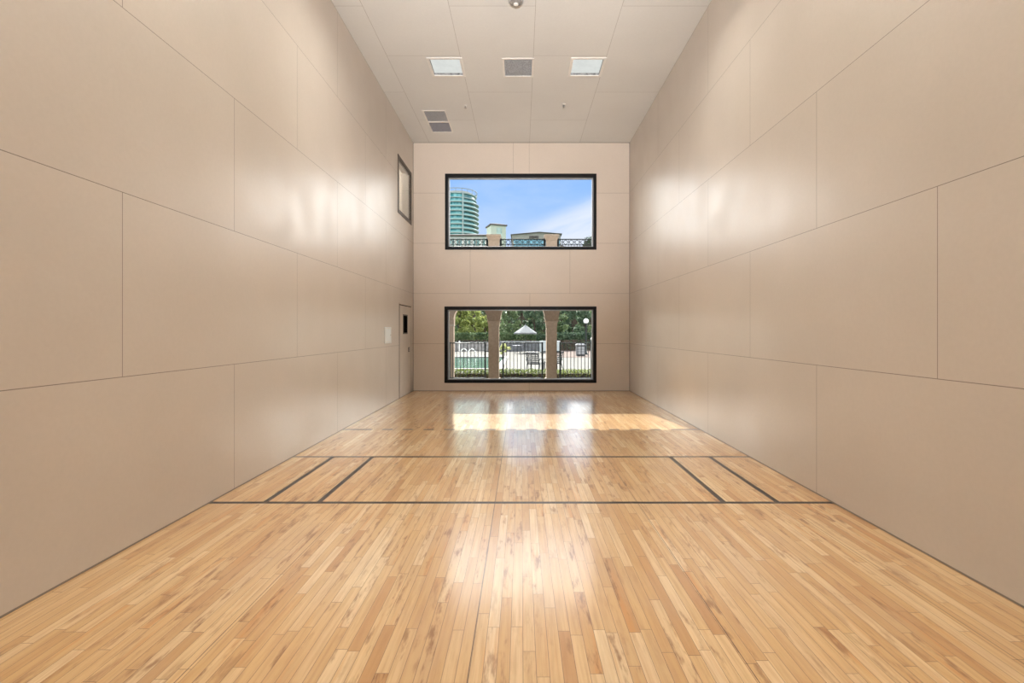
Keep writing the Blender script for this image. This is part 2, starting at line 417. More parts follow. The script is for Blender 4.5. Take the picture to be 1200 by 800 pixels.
# ------------------------------------------------------------------ room shell
UW = (-1.857, 1.826, 3.433, 5.28)      # upper window opening x0 x1 z0 z1
LW = (-1.870, 1.826, 0.197, 2.054)     # lower window
OW = (10.22, 11.49, 3.985, 5.235)      # observation window in the left wall y0 y1 z0 z1
LIGHTS = []
for y in (8.345, 5.905, 3.465, 1.025):
    for x in (-1.30, 1.133): LIGHTS.append((x, y))
LH = 0.30
VENT = (-0.326, 0.214, 8.06, 8.66)
DV = (-2.07, -1.565, 9.96, 11.08)
holes = [(x - LH, x + LH, y - LH, y + LH) for x, y in LIGHTS] + [VENT[:2] + VENT[2:], DV]

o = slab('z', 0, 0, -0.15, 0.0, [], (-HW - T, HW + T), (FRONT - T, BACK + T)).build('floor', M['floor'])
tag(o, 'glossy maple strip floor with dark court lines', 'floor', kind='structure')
o = slab('z', 0, 0, H, H + 0.25, holes, (-HW - T, HW + T), (FRONT - T, BACK + T)).build('ceiling', M['ceiling'])
tag(o, 'pale beige panelled ceiling of the court', 'ceiling', kind='structure')
o = slab('x', 0, 0, -HW - T, -HW, [OW], (FRONT - T, BACK + T), (0.0, H)).build('wall_left', M['wall_left'])
tag(o, 'beige panelled left wall with the door and small high window', 'wall', kind='structure')
o = slab('x', 0, 0, HW, HW + T, [], (FRONT - T, BACK + T), (0.0, H)).build('wall_right', M['wall_right'])
tag(o, 'beige panelled right wall without any opening', 'wall', kind='structure')
o = slab('y', 0, 0, BACK, BACK + T, [UW, LW], (-HW, HW), (0.0, H)).build('wall_back', M['wall_back'])
tag(o, 'beige far wall with two wide black framed windows', 'wall', kind='structure')
o = slab('y', 0, 0, FRONT - T, FRONT, [], (-HW, HW), (0.0, H)).build('wall_front', M['wall_front'])
tag(o, 'beige panelled wall behind the viewer', 'wall', kind='structure')
o = MB().box(-HW - 1.5, HW + 1.5, FRONT - 0.5, BACK + T + 0.15, H + 0.45, H + 0.6).build('roof', M['stucco'])
tag(o, 'flat roof slab over the court', 'roof', kind='structure')

def window(n, R, label, gm):
    x0, x1, z0, z1 = R
    t = thing('window_%d' % n, label, 'window', ((x0 + x1) / 2, BACK, z0), kind='structure')
    P = Vector(t.location)
    MB().frame_xz(x0, x1, z0, z1, BACK - 0.012, BACK + 0.17, 0.075, 0.004).build('window_frame', M['black'], t).location = -P
    MB().frame_xz(x0 + 0.075, x1 - 0.075, z0 + 0.075, z1 - 0.075, BACK + 0.085, BACK + 0.16, 0.022, 0.003).build('glazing_stop', M['alu'], t).location = -P
    MB().box(x0 + 0.08, x1 - 0.08, BACK + 0.116, BACK + 0.122, z0 + 0.08, z1 - 0.08).build('window_pane', M[gm], t).location = -P
    return t
window(1, UW, 'wide black framed upper window in the far wall looking onto sky', 'glass_dimming')
window(2, LW, 'wide black framed lower window in the far wall looking onto pool', 'glass')

t = thing('window_3', 'small dark bronze framed window high on the left wall', 'window', (-HW, OW[0], OW[2]), kind='structure')
P = Vector(t.location)
MB().frame_yz(OW[0], OW[1], OW[2], OW[3], -HW - 0.05, -HW + 0.010, 0.085, 0.003).build('window_frame', M['bronze'], t).location = -P
MB().box(-HW - 0.012, -HW - 0.006, OW[0] + 0.06, OW[1] - 0.06, OW[2] + 0.06, OW[3] - 0.06).build('window_pane', M['glass_plain'], t).location = -P
# viewing gallery behind it
MB_ = slab('x', 0, 0, -HW - 1.9, -HW - 1.8, [], (9.2, 12.3), (3.3, 5.8))
o = MB_.build('wall_gallery', plain('gallery_wall', (0.52, 0.47, 0.42), 0.7, 0.3, vary=0.05, scale=2)); tag(o, 'plain wall of the gallery behind the small high window', 'wall', kind='structure')
g = MB(); g.box(-HW - 1.8, -HW - T, 9.2, 12.3, 3.2, 3.3); g.box(-HW - 1.8, -HW - T, 9.2, 12.3, 5.8, 5.9); g.box(-HW - 1.8, -HW - T, 9.1, 9.2, 3.3, 5.8); g.box(-HW - 1.8, -HW - T, 12.3, 12.4, 3.3, 5.8)
o = g.build('trim_gallery', bpy.data.materials['gallery_wall']); tag(o, 'floor and ends of the gallery behind the small high window', 'gallery', kind='structure')

gl_ = bpy.data.lights.new('gallery_fill', 'POINT'); gl_.energy = 42; gl_.shadow_soft_size = 0.2; gl_.color = (1, 0.95, 0.88)  # unseen point light added to brighten the gallery
go_ = bpy.data.objects.new('gallery_fill', gl_); C.objects.link(go_); go_.location = (-HW - 0.9, 11.0, 5.5)

# door, flush in the left wall next to the far corner
DY0, DY1, DZ = 10.37, 11.42, 2.02
t = thing('door_1', 'flush beige door in the left wall by the far corner', 'door', (-HW, DY0, 0), kind='structure')
P = Vector(t.location)
def dpart(mb, name, mat): o = mb.build(name, mat, t); o.location = -P; return o
g = MB(); g.box(-HW - 0.01, -HW + 0.003, DY0 - 0.022, DY0, 0.004, DZ + 0.022); g.box(-HW - 0.01, -HW + 0.003, DY1, DY1 + 0.02, 0.004, DZ + 0.022); g.box(-HW - 0.01, -HW + 0.003, DY0 - 0.022, DY1 + 0.02, DZ, DZ + 0.018)
dpart(g, 'door_gap', M['dark'])
g = MB().box(-HW - 0.01, -HW + 0.006, DY0, DY1, 0.012, DZ - 0.004, 0.002); g.box(-HW - 0.01, -HW + 0.009, DY0 - 0.03, DY1 + 0.03, DZ + 0.024, DZ + 0.05, 0.002)
dpart(g, 'door_leaf', M['door'])
g = MB().frame_yz(10.66, 11.06, 1.39, 1.83, -HW + 0.002, -HW + 0.014, 0.03, 0.003); dpart(g, 'vision_panel_frame', M['bronze'])
g = MB().box(-HW + 0.002, -HW + 0.008, 10.68, 11.04, 1.41, 1.81); dpart(g, 'vision_panel', plain('dark_vision_glass', (0.003, 0.003, 0.003), 0.7, 0.0))
g = MB().box(-HW + 0.002, -HW + 0.010, 11.15, 11.29, 0.97, 1.08, 0.004); dpart(g, 'pull_plate', M['bronze'])
g = MB().frame_yz(11.18, 11.26, 0.99, 1.06, -HW + 0.010, -HW + 0.018, 0.014, 0.003); dpart(g, 'flush_pull', M['steel'])

g = MB().box(-HW - 0.005, -HW + 0.012, 9.23, 9.69, 1.215, 1.535, 0.005)
t = thing('access_panel', 'pale rectangular plate on the left wall just before the door', 'panel', (-HW, 9.46, 1.375))
P = Vector(t.location)
g.build('cover', M['plate'], t).location = -P
g = MB().frame_yz(9.25, 9.67, 1.235, 1.515, -HW + 0.010, -HW + 0.0155, 0.012, 0.002); g.build('raised_rim', M['white'], t).location = -P
g = MB().lathe([(0.012, 0), (0.012, 0.008), (0.006, 0.01)], seg=12); o = g.build('lock', M['steel'], t); o.rotation_euler = (0, PI / 2, 0); o.location = Vector((-HW + 0.011, 9.63, 1.375)) - P

# ------------------------------------------------------------------ ceiling fittings
def lamp(x, y, label, mat, deep):
    t = thing('ceiling_light', label, 'ceiling light', (x, y, H), group='square ceiling lights')
    MB().frame_xy(-LH, LH, -LH, LH, -0.010, 0.006, 0.045, 0.003).build('frame', M['white'], t)
    MB().frame_xy(-LH + 0.012, LH - 0.012, -LH + 0.012, LH - 0.012, 0.0065, deep, 0.034).build('liner', M['filter'], t)
    MB().box(-LH + 0.04, LH - 0.04, -LH + 0.04, LH - 0.04, deep, deep + 0.01).build('diffuser', mat, t)
    MB().frame_xy(-LH + 0.01, LH - 0.01, -LH + 0.01, LH - 0.01, deep + 0.001, deep + 0.02, 0.025).box(-LH + 0.01, LH - 0.01, -LH + 0.01, LH - 0.01, deep + 0.02, deep + 0.04).build('housing', M['black'] if deep > 0.1 else M['white'], t)
    return t
for (x, y) in LIGHTS:
    if y > 8: lamp(x, y, 'square white ceiling light on the %s of the central vent' % ('left' if x < 0 else 'right'), M['lamp_dim'], 0.04)
    else: lamp(x, y, 'lit square ceiling light overhead in the near half of the court', M['lamp_on'], 0.21)

def vent(x0, x1, y0, y1, label, gm, split=False, name='ceiling_vent'):
    cx, cy = (x0 + x1) / 2, (y0 + y1) / 2
    t = thing(name, label, 'ceiling vent', (cx, cy, H)); a, b = (x1 - x0) / 2, (y1 - y0) / 2
    f = MB().frame_xy(-a, a, -b, b, -0.008, 0.03, 0.035, 0.003)
    if split: f.box(-a + 0.03, a - 0.03, -0.025, 0.025, -0.008, 0.03, 0.003)
    f.build('frame', M['white'], t)
    spans = [(-b + 0.035, b - 0.035)] if not split else [(-b + 0.035, -0.025), (0.025, b - 0.035)]
    for k, (p, q) in enumerate(spans):
        g = MB(); n = 22
        for i in range(1, n): u = -a + 0.035 + (2 * a - 0.07) * i / n; g.box(u - 0.0028, u + 0.0028, p, q, 0.0, 0.012)
        n = max(4, int((q - p) / 0.022))
        for i in range(1, n): v = p + (q - p) * i / n; g.box(-a + 0.035, a - 0.035, v - 0.0028, v + 0.0028, 0.001, 0.011)
        g.build('grille', gm[k % len(gm)], t)
        MB().box(-a + 0.03, a - 0.03, p - 0.003, q + 0.003, 0.022, 0.028).build('filter', M['filter'], t)
    return t
vent(*VENT, 'square grey egg-crate vent between the two square lights', [M['grille']])
vent(*DV, 'long two-section grey ceiling vent near the left wall', [M['grille'], M['grille_blue']], True)

def sprinkler(x, y, label):
    t = thing('ceiling_sprinkler', label, 'sprinkler', (x, y, H), group='fire sprinklers near the far wall')
    MB().lathe([(0.042, 0.004), (0.042, -0.003), (0.03, -0.012), (0.014, -0.014)]).build('escutcheon', M['white'], t, True)
    MB().lathe([(0.012, 0), (0.012, -0.03), (0.007, -0.034), (0.007, -0.05)], seg=12).build('stem', M['steel'], t, True)
    MB().lathe([(0.026, -0.050), (0.026, -0.053), (0.01, -0.056)]).build('deflector', M['steel'], t, True)
sprinkler(-1.14, 9.76, 'small sprinkler head beside the long two-section ceiling vent')
sprinkler(0.86, 9.70, 'small sprinkler head in the right half of the ceiling')

t = thing('ceiling_dome', 'round dome fitting on the ceiling nearest the viewer', 'dome', (-0.075, 6.66, H))
MB().lathe([(0.105, 0.004), (0.105, -0.012), (0.092, -0.02), (0.086, -0.02)], seg=32).build('base_ring', M['grille'], t, True)
MB().lathe([(0.086, -0.018), (0.082, -0.030), (0.066, -0.042), (0.038, -0.049), (0.012, -0.052)], seg=32).build('dome', plain('clear_grey_dome', (0.25, 0.245, 0.24), 0.2, 0.5, vary=0.2, scale=30), t, True)
MB().lathe([(0.036, -0.046), (0.032, -0.058), (0.018, -0.064), (0.006, -0.066)], seg=20).build('lens_tip', M['white'], t, True)

# ------------------------------------------------------------------ arcade and terrace outside
AY = 14.0
def px(x, y, Y): return ((x - 611) * Y / F, Y, CH + (388 - y) * Y / F)
o = slab('z', 0, 0, -0.7, -0.005, [], (-7, 7), (BACK + T, 14.45)).build('floor_arcade', M['deck']); tag(o, 'paved walkway under the arcade', 'walkway', kind='structure')
o = MB().box(-7, 7, BACK + T, 14.22, 2.95, 3.1).build('slab_terrace', M['stucco_light']); tag(o, 'terrace slab carried by the arcade', 'slab', kind='structure')
COLS = [-4.15, -0.80, 0.873, 2.548, 4.22]
SPR = 1.79; TOPZ = 2.95
def arch_wall():
    """one wall with semicircular arches between the columns"""
    spans = [(-3.95, -2.99), (-1.955, -0.996), (-0.604, 0.677), (1.069, 2.352), (2.744, 4.024), (4.416, 5.7)]
    prof = [(-7.0, SPR)]
    for a, b in spans:
        r = (b - a) / 2; n = 20
        for i in range(n + 1):
            th = PI - PI * i / n
            prof.append(((a + b) / 2 + r * math.cos(th), SPR + 1.03 * r * math.sin(th)))
    prof.append((7.0, SPR))
    g = MB(); L = []
    for x, z in prof: L.append([g.bm.verts.new(p) for p in ((x, AY - 0.16, z), (x, AY - 0.16, TOPZ), (x, AY + 0.16, TOPZ), (x, AY + 0.16, z))])
    for p, q in zip(L, L[1:]):
        for k in range(4): g.bm.faces.new((p[k], p[(k + 1) % 4], q[(k + 1) % 4], q[k]))
    g.bm.faces.new(L[0]); g.bm.faces.new(list(reversed(L[-1])))
    return g
o = arch_wall().build('arcade_wall', M['stucco']); tag(o, 'tan stucco wall of round arches outside the lower window', 'arcade', kind='structure')
lab = {0: 'tan arcade column beyond the wide pier', 1: 'left of the two tan arcade columns seen through the lower window',
       2: 'right of the two tan arcade columns seen through the lower window', 3: 'tan arcade column hidden right of the lower window', 4: 'last tan arcade column on the right'}
for i, x in enumerate(COLS):
    t = thing('arcade_column', lab[i], 'column', (x, AY, 0), group='arcade columns')
    MB().sqlathe([(0.152, 0.09), (0.150, 1.57)], 0, 0).build('shaft', M['stucco'], t)
    MB().sqlathe([(0.15, 1.565), (0.158, 1.60), (0.166, 1.68), (0.182, 1.735), (0.196, 1.74), (0.196, SPR - 0.03), (0.165, SPR - 0.03), (0.165, SPR + 0.01)], 0, 0).build('capital', M['stucco'], t)
    MB().sqlathe([(0.186, -0.005), (0.186, 0.07), (0.16, 0.095)], 0, 0).build('base', M['stucco_light'], t)
t = thing('arcade_pier', 'wide tan pier at the left edge of the lower window', 'pier', (-2.47, AY, 0))
MB().box(-0.5, 0.5, -0.05, 0.16, 0.0, 1.60).build('shaft', M['stucco'], t)
MB().box(-0.52, 0.515, -0.07, 0.18, 1.60, 1.66, 0.01).build('capital', M['stucco_light'], t)
MB().box(-0.515, 0.51, -0.06, 0.17, 1.66, SPR - 0.003).build('impost', M['stucco'], t)

for i, x in enumerate(COLS):
    if i == 0: x = -2.47
    t = thing('terrace_pillar', ['tan terrace pillar beyond the left edge of the upper window', 'left tan pillar with flared cap on the terrace rail',
              'right tan pillar with flared cap on the terrace rail', 'tan terrace pillar beyond the right edge of the upper window', 'last tan terrace pillar on the right'][i], 'pillar', (x, AY, 3.1), group='terrace pillars')
    MB().sqlathe([(0.16, 0), (0.155, 0.965)], 0, 0).build('shaft', M['stucco_light'], t)
    MB().sqlathe([(0.157, 0.965), (0.162, 0.99), (0.205, 1.085), (0.212, 1.09), (0.212, 1.14)], 0, 0).build('cap', M['stucco_light'], t)
ends = [-2.47, -0.80, 0.873, 2.548, 4.22]
rl = ['black ring-pattern terrace railing left of the left pillar', 'black ring-pattern terrace railing between the two pillars', 'black ring-pattern terrace railing right of the right pillar', 'black ring-pattern terrace railing out of sight to the right']
for k in range(4):
    a, b = ends[k] + 0.165, ends[k + 1] - 0.165
    t = thing('terrace_railing', rl[k], 'railing', ((a + b) / 2, AY, 3.1), group='terrace railings'); hw = (b - a) / 2
    MB().box(-hw, hw, -0.02, 0.02, 1.02, 1.045, 0.004).build('top_rail', M['rail'], t)
    for zz in (0.86, 0.09): MB().box(-hw, hw, -0.015, 0.015, zz, zz + 0.018).build('rail', M['rail'], t)
    n = 8; g = MB(); g2 = MB()
    for i in range(n): g.torus(-hw + (i + 0.5) * 2 * hw / n, 0, 0.948, 0.058, 0.009)
    for i in range(n + 1):
        xx = -hw + i * 2 * hw / n; xx = max(-hw + 0.01, min(hw - 0.01, xx)); g2.box(xx - 0.008, xx + 0.008, -0.008, 0.008, 0.0, 1.02)
    for i in range(n): xx = -hw + (i + 0.5) * 2 * hw / n; g2.box(xx - 0.006, xx + 0.006, -0.006, 0.006, 0.1, 0.86)
    g.build('ring_band', M['rail'], t, True); g2.build('balusters', M['rail'], t)
    for s in (-1, 1): MB().box(s * (hw - 0.04) - 0.022, s * (hw - 0.04) + 0.022, -0.022, 0.022, 0, 1.05, 0.004).build('post', M['rail'], t)

FY = 13.78
for (a, b, label) in ((-2.062, -1.040, 'black bar fence panel in front of the wide pier, left opening'), (-0.527, 0.600, 'black bar fence panel in the middle arch between the columns'), (1.114, 2.022, 'black bar fence panel in the right opening of the arcade')):
    t = thing('fence_panel', label, 'fence', ((a + b) / 2, FY, 0), group='pool fence panels under the arcade'); hw = (b - a) / 2
    MB().box(-hw, hw, -0.018, 0.018, 1.10, 1.128, 0.003).build('top_rail', M['rail'], t)
    MB().box(-hw, hw, -0.015, 0.015, 0.10, 0.125, 0.003).build('bottom_rail', M['rail'], t)
    n = max(6, round(2 * hw / 0.1))
    for i in range(1, n):
        xx = -hw + i * 2 * hw / n
        MB().box(xx - 0.0085, xx + 0.0085, -0.0085, 0.0085, 0.11, 1.11).build('bar', M['rail'], t)
    for s in (-1, 1):
        MB().box(s * hw - 0.024, s * hw + 0.024, -0.024, 0.024, -0.004, 1.14, 0.004).build('post', M['rail'], t)
        MB().box(s * hw, s * (hw + 0.10), -0.012, 0.012, 0.86, 0.885).build('bracket', M['rail'], t)

# ------------------------------------------------------------------ plants
def leaf_mat(name, dark, light, sat=None):
    m, nt = new_mat(name)
    tc = nt.n('ShaderNodeTexCoord').outputs['Object']
    rnd = nt.n('ShaderNodeNewGeometry').outputs['Random Per Island']
    f = nt.m('ADD', nt.m('MULTIPLY', rnd, 0.6), nt.m('MULTIPLY', nt.rng(nt.noise(tc, 0.9, 3), 0.3, 0.7), 0.4))
    c = nt.mix(f, dark, light)
    p = nt.n('ShaderNodeBsdfPrincipled'); nt.put(p.inputs['Base Color'], c); p.inputs['Roughness'].default_value = 0.6; p.inputs['Specular IOR Level'].default_value = 0.25
    tl = nt.n('ShaderNodeBsdfTranslucent'); nt.put(tl.inputs[0], c)
    mx = nt.n('ShaderNodeMixShader'); mx.inputs[0].default_value = 0.3
    nt.t.links.new(p.outputs[0], mx.inputs[1]); nt.t.links.new(tl.outputs[0], mx.inputs[2])
    o = nt.n('ShaderNodeOutputMaterial'); nt.t.links.new(mx.outputs[0], o.inputs[0])
    return m
M['leaf_yellow'] = leaf_mat('yellow_green_leaves', (0.09, 0.13, 0.03), (0.38, 0.41, 0.13))
M['leaf_mid'] = leaf_mat('mid_green_leaves', (0.045, 0.09, 0.035), (0.22, 0.28, 0.14))
M['leaf_dark'] = leaf_mat('dark_green_leaves', (0.014, 0.036, 0.025), (0.16, 0.23, 0.135))
M['leaf_hedge'] = leaf_mat('hedge_leaves', (0.05, 0.08, 0.025), (0.25, 0.30, 0.08))
M['bark'] = plain('bark', (0.07, 0.055, 0.045), 0.9, 0.1, vary=0.3, scale=6, bump=0.4)

def leaf(bm, p, L, W, rng):
    a = rng.uniform(0, 2 * PI); t = rng.uniform(-0.9, 0.9)
    d_ = Vector((math.cos(a) * math.cos(t), math.sin(a) * math.cos(t), math.sin(t)))
    s_ = d_.cross(Vector((rng.uniform(-1, 1), rng.uniform(-1, 1), rng.uniform(-1, 1)))).normalized()
    n_ = d_.cross(s_)
    v = [bm.verts.new(p + q) for q in (-d_ * L, -s_ * W + n_ * W * 0.3 - d_ * L * 0.1, d_ * L, s_ * W + n_ * W * 0.3 - d_ * L * 0.1)]
    bm.faces.new((v[0], v[1], v[2])); bm.faces.new((v[0], v[2], v[3]))

def tree(name, label, x, y, gz, h, spread, crown0, mat, n=2600, leafL=0.17, group=None, seed=0, clumps=26, cat='tree'):
    rng = random.Random(seed * 131 + 5)
    t = thing(name, label, cat, (x, y, gz), group=group)
    g = MB()
    g.tube([(0, 0, -0.1), (0.05, 0, h * 0.25), (0.1 * rng.uniform(-1, 1), 0.1, h * 0.55), (0, 0, h * 0.85)], [h * 0.022, h * 0.018, h * 0.012, h * 0.004], 8)
    cs = []
    for i in range(clumps):
        u = rng.random(); a = rng.uniform(0, 2 * PI)
        zz = crown0 + (h - crown0) * u
        rr = spread * math.sqrt(max(0.05, 1 - (2 * u - 0.85) ** 2 * 0.75)) * math.sqrt(rng.random())
        c = Vector((rr * math.cos(a), rr * math.sin(a), zz)); cs.append((c, spread * rng.uniform(0.22, 0.40)))
        if i % 3 == 0: g.tube([(0, 0, max(0.3, zz - h * 0.18)), c * 0.5 + Vector((0, 0, zz * 0.45)), c], [h * 0.009, h * 0.006, h * 0.003], 5)
    g.build('trunk', M['bark'], t, True)
    b = MB()
    for i in range(n):
        c, r = cs[i % len(cs)]
        q = Vector((rng.gauss(0, 1), rng.gauss(0, 1), rng.gauss(0, 0.75))).normalized() * r * (rng.random() ** 0.4)
        leaf(b.bm, c + q, leafL * rng.uniform(0.7, 1.3), leafL * 0.55 * rng.uniform(0.7, 1.2), rng)
    b.build('crown', mat, t, fixn=False)
    return t

GZ = -0.6
def shrub_row(name, label, x0, x1, y0, y1, z0, z1, mat, n, L, seed, cat='hedge', group=None):
    rng = random.Random(seed); t = thing(name, label, cat, ((x0 + x1) / 2, (y0 + y1) / 2, z0), group=group)
    a, b_, h = (x1 - x0) / 2, (y1 - y0) / 2, z1 - z0
    g = MB().box(-a + 0.04, a - 0.04, -b_ + 0.1, b_ - 0.1, -0.02, h * (0.6 if h < 3 else 0.86))
    g.build('stems', M['bark'], t)
    b = MB()
    for i in range(n):
        p = Vector((rng.uniform(-a, a), rng.uniform(-b_, b_), h * rng.random() ** 0.6 + rng.uniform(-.02, .02)))
        leaf(b.bm, p, L * rng.uniform(0.7, 1.3), L * 0.6, rng)
    b.build('foliage', mat, t, fixn=False)
    return t
o = MB().box(-7, 7, 14.45, 15.35, GZ, -0.02).build('planter_bed', M['bark']); tag(o, 'dark soil bed at the edge of the walkway', 'planter', kind='structure')
shrub_row('low_hedge', 'low clipped green hedge behind the black bar fence panels', -4.5, 4.5, 14.55, 15.15, -0.02, 0.27, M['leaf_hedge'], 9000, 0.028, 3)

# ------------------------------------------------------------------ pool deck
POOL = (-12.0, -1.35, 26.0, 38.2)
o = slab('z', 0, 0, GZ - 0.3, GZ, [POOL], (-40, 40), (15.35, 51)).build('pool_deck', M['deck']); tag(o, 'pale sunlit paving around the pool', 'deck', kind='structure')
m, nt = new_mat('green_pool_water'); tc = nt.n('ShaderNodeTexCoord').outputs['Object']
nz = nt.noise(tc, 1.3, 3)
finish(nt, nt.mix(nt.rng(nz, 0.3, 0.7), (0.035, 0.095, 0.07), (0.075, 0.15, 0.115)), 0.12, 0.5, 0, nt.bump(nt.noise(tc, 4.0, 2), 0.3, 0.05))
o = MB().box(POOL[0], POOL[1], POOL[2], POOL[3], GZ - 0.28, GZ - 0.06).build('pool_water', m); tag(o, 'green swimming pool water behind the left fence panel', 'pool', kind='stuff')
o = MB().frame_xy(POOL[0] - 0.3, POOL[1] + 0.3, POOL[2] - 0.3, POOL[3] + 0.3, GZ - 0.05, GZ + 0.05, 0.33, 0.01).build('pool_coping', plain('white_coping', (0.22, 0.215, 0.205), 0.6, 0.3)); tag(o, 'white stone coping around the green pool', 'coping', kind='structure')
o = MB().box(2.2, 40, 37.5, 50.5, GZ - 0.02, GZ + 0.015).build('paver_strip', M['paver']); tag(o, 'reddish paving in front of the trees on the right', 'paving', kind='structure')
o = MB().box(-400, 400, 51, 700, GZ - 0.4, GZ - 0.02).build('ground', M['ground']); tag(o, 'planted ground beyond the pool deck', 'ground', kind='structure')

def pool_rail():
    x, y, z = px(547, 418.5, 37.8)
    t = thing('pool_handrail', 'white curved handrail at the far edge of the pool', 'handrail', (x, 38.75, GZ + 0.05))
    for s in (-0.32, 0.32):
        pts = [(s - 0.3, 0.1, 0)] + [(s - 0.3 + 0.3 * (1 - math.cos(a)), -0.06 * a, 0.2 + 0.38 * math.sin(a)) for a in [PI * k / 10 for k in range(0, 11)]] + [(s + 0.32, -0.2, 0.02)]
        MB().tube(pts, 0.035, 8).build('rail', M['white'], t, True)
pool_rail()

m_fence = plain('weathered_grey_boards', (0.13, 0.135, 0.15), 0.8, 0.2, vary=0.25, scale=3)
def board_fence(label, x0, x1, y, h, mat, cap):
    t = thing('board_fence', label, 'fence', ((x0 + x1) / 2, y, GZ)); a = (x1 - x0) / 2
    g = MB(); xx = -a
    while xx < a - 0.05: g.box(xx, min(a, xx + 0.185), -0.015, 0.015, 0.02, h - 0.03); xx += 0.2
    g.build('boards', mat, t)
    MB().box(-a, a, -0.06, 0.06, h - 0.05, h, 0.01).build('cap_rail', cap, t)
    n = int(2 * a / 2.2)
    for i in range(n + 1):
        q = -a + i * 2 * a / n; MB().box(q - 0.05, q + 0.05, 0.0, 0.1, 0, h - 0.04).build('post', mat, t)
m_pale = plain('pale_fence_cap', (0.45, 0.48, 0.5), 0.7, 0.2)
board_fence('weathered grey board fence beyond the pool', -14, -2.3, 50.2, 0.95, plain('silver_grey_boards', (0.26, 0.25, 0.25), 0.8, 0.2, vary=0.25, scale=3), m_fence)
board_fence('dark blue-grey board fence with pale cap behind the patio umbrella', -2.2, 1.85, 49.6, 1.02, m_fence, m_pale)

x, y, z = px(538.2, 412, 49.0)
t = thing('white_post', 'slim white post in front of the grey fence beyond the pool', 'post', (x, 49.2, GZ))
MB().box(-0.06, 0.06, -0.06, 0.06, 0, 0.98, 0.008).build('shaft', M['white'], t); MB().sqlathe([(0.08, 0.98), (0.08, 1.02), (0.02, 1.08)], 0, 0).build('cap', M['white'], t)

# umbrella and its table
UY = 45.0
x, _, _ = px(615.8, 390, UY)
t = thing('patio_umbrella', 'white patio umbrella open in front of the trees', 'umbrella', (x, UY, GZ))
m_can = plain('white_canvas', (0.155, 0.163, 0.167), 0.8, 0.2, vary=0.05)
N = 8; R = 1.1; ze, zt = 1.90, 2.64
g = MB(); ap = g.bm.verts.new((0, 0, zt)); ap2 = g.bm.verts.new((0, 0, zt - 0.03))
rim = []; val = []; mid = []
for i in range(N):
    a = 2 * PI * i / N + 0.2
    rim.append(g.bm.verts.new((R * math.cos(a), R * math.sin(a), ze))); a2 = a + PI / N
    mid.append(g.bm.verts.new((R * 0.9 * math.cos(a2), R * 0.9 * math.sin(a2), ze + 0.03)))
    val.append((g.bm.verts.new((R * math.cos(a), R * math.sin(a), ze - 0.12)), g.bm.verts.new((R * 0.9 * math.cos(a2), R * 0.9 * math.sin(a2), ze - 0.10))))
for i in range(N):
    j = (i + 1) % N
    g.bm.faces.new((ap, rim[i], mid[i])); g.bm.faces.new((ap, mid[i], rim[j]))
    g.bm.faces.new((rim[i], val[i][0], val[i][1], mid[i])); g.bm.faces.new((mid[i], val[i][1], val[j][0], rim[j]))
g.bm.verts.remove(ap2)
g.build('canopy', m_can, t, fixn=False)
MB().lathe([(0.025, 0.05), (0.025, zt + 0.02), (0.05, zt + 0.04), (0.01, zt + 0.12)], seg=12).build('pole', M['rail'], t, True)
MB().lathe([(0.26, 0), (0.26, 0.06), (0.06, 0.09), (0.04, 0.3)], seg=20).build('base', M['rail'], t, True)
for i in range(N):
    a = 2 * PI * i / N + 0.2
    MB().tube([(0.02 * math.cos(a), 0.02 * math.sin(a), zt - 0.05), (R * 0.97 * math.cos(a), R * 0.97 * math.sin(a), ze - 0.01)], 0.012, 5).build('rib', M['rail'], t)
t = thing('patio_table', 'small dark patio table under the white umbrella', 'table', (x - 0.75, UY - 0.3, GZ))
MB().lathe([(0.45, 0.70), (0.46, 0.72), (0.45, 0.735)], seg=28).build('tabletop', M['grille_blue'], t, True)
for k in range(4):
    a = PI / 4 + k * PI / 2
    MB().tube([(0.1 * math.cos(a), 0.1 * math.sin(a), 0.70), (0.34 * math.cos(a), 0.34 * math.sin(a), 0.0)], 0.022, 6).build('leg', M['rail'], t)

# strap chairs on the deck
m_strap = plain('dark_vinyl_straps', (0.05, 0.05, 0.055), 0.5, 0.3)
def strap_chair(x, y, rz, label):
    t = thing('strap_chair', label, 'chair', (x, y, GZ), rz, 'strap patio chairs')
    for s in (-1, 1):
        q = s * 0.36
        MB().tube([(q, -0.30, 0.0), (q, -0.33, 0.40), (q, -0.28, 0.60), (q, 0.26, 0.64), (q, 0.34, 0.55)], 0.025, 7).build('arm_frame', M['rail'], t, True)
        MB().tube([(q, 0.42, 0.0), (q, 0.22, 0.36)], 0.025, 7).build('leg', M['rail'], t)
    MB().tube([(-0.33, -0.32, 0.40), (-0.33, 0.22, 0.34), (-0.33, 0.50, 0.98), (0.33, 0.50, 0.98), (0.33, 0.22, 0.34), (0.33, -0.32, 0.40), (-0.33, -0.32, 0.40)], 0.022, 7).build('seat_frame', M['rail'], t)
    g = MB()
    for i in range(8):
        u = (i + 0.5) / 8; yy = 0.22 + 0.28 * u; zz = 0.34 + 0.64 * u; g.box(-0.34, 0.34, yy - 0.012, yy + 0.012, zz - 0.026, zz + 0.026)
    g.build('back_straps', m_strap, t); g = MB()
    for i in range(7):
        u = (i + 0.5) / 7; yy = -0.32 + 0.54 * u; zz = 0.40 - 0.06 * u; g.box(-0.34, 0.34, yy - 0.026, yy + 0.026, zz - 0.010, zz + 0.012)
    g.build('seat_straps', m_strap, t)
    return t
strap_chair(px(627, 434, 25)[0], 25.0, 2.75, 'strap patio chair left of the right arcade column on the deck')
strap_chair(px(648.5, 434, 25.4)[0], 25.4, 3.5, 'strap patio chair partly hidden behind the right arcade column')

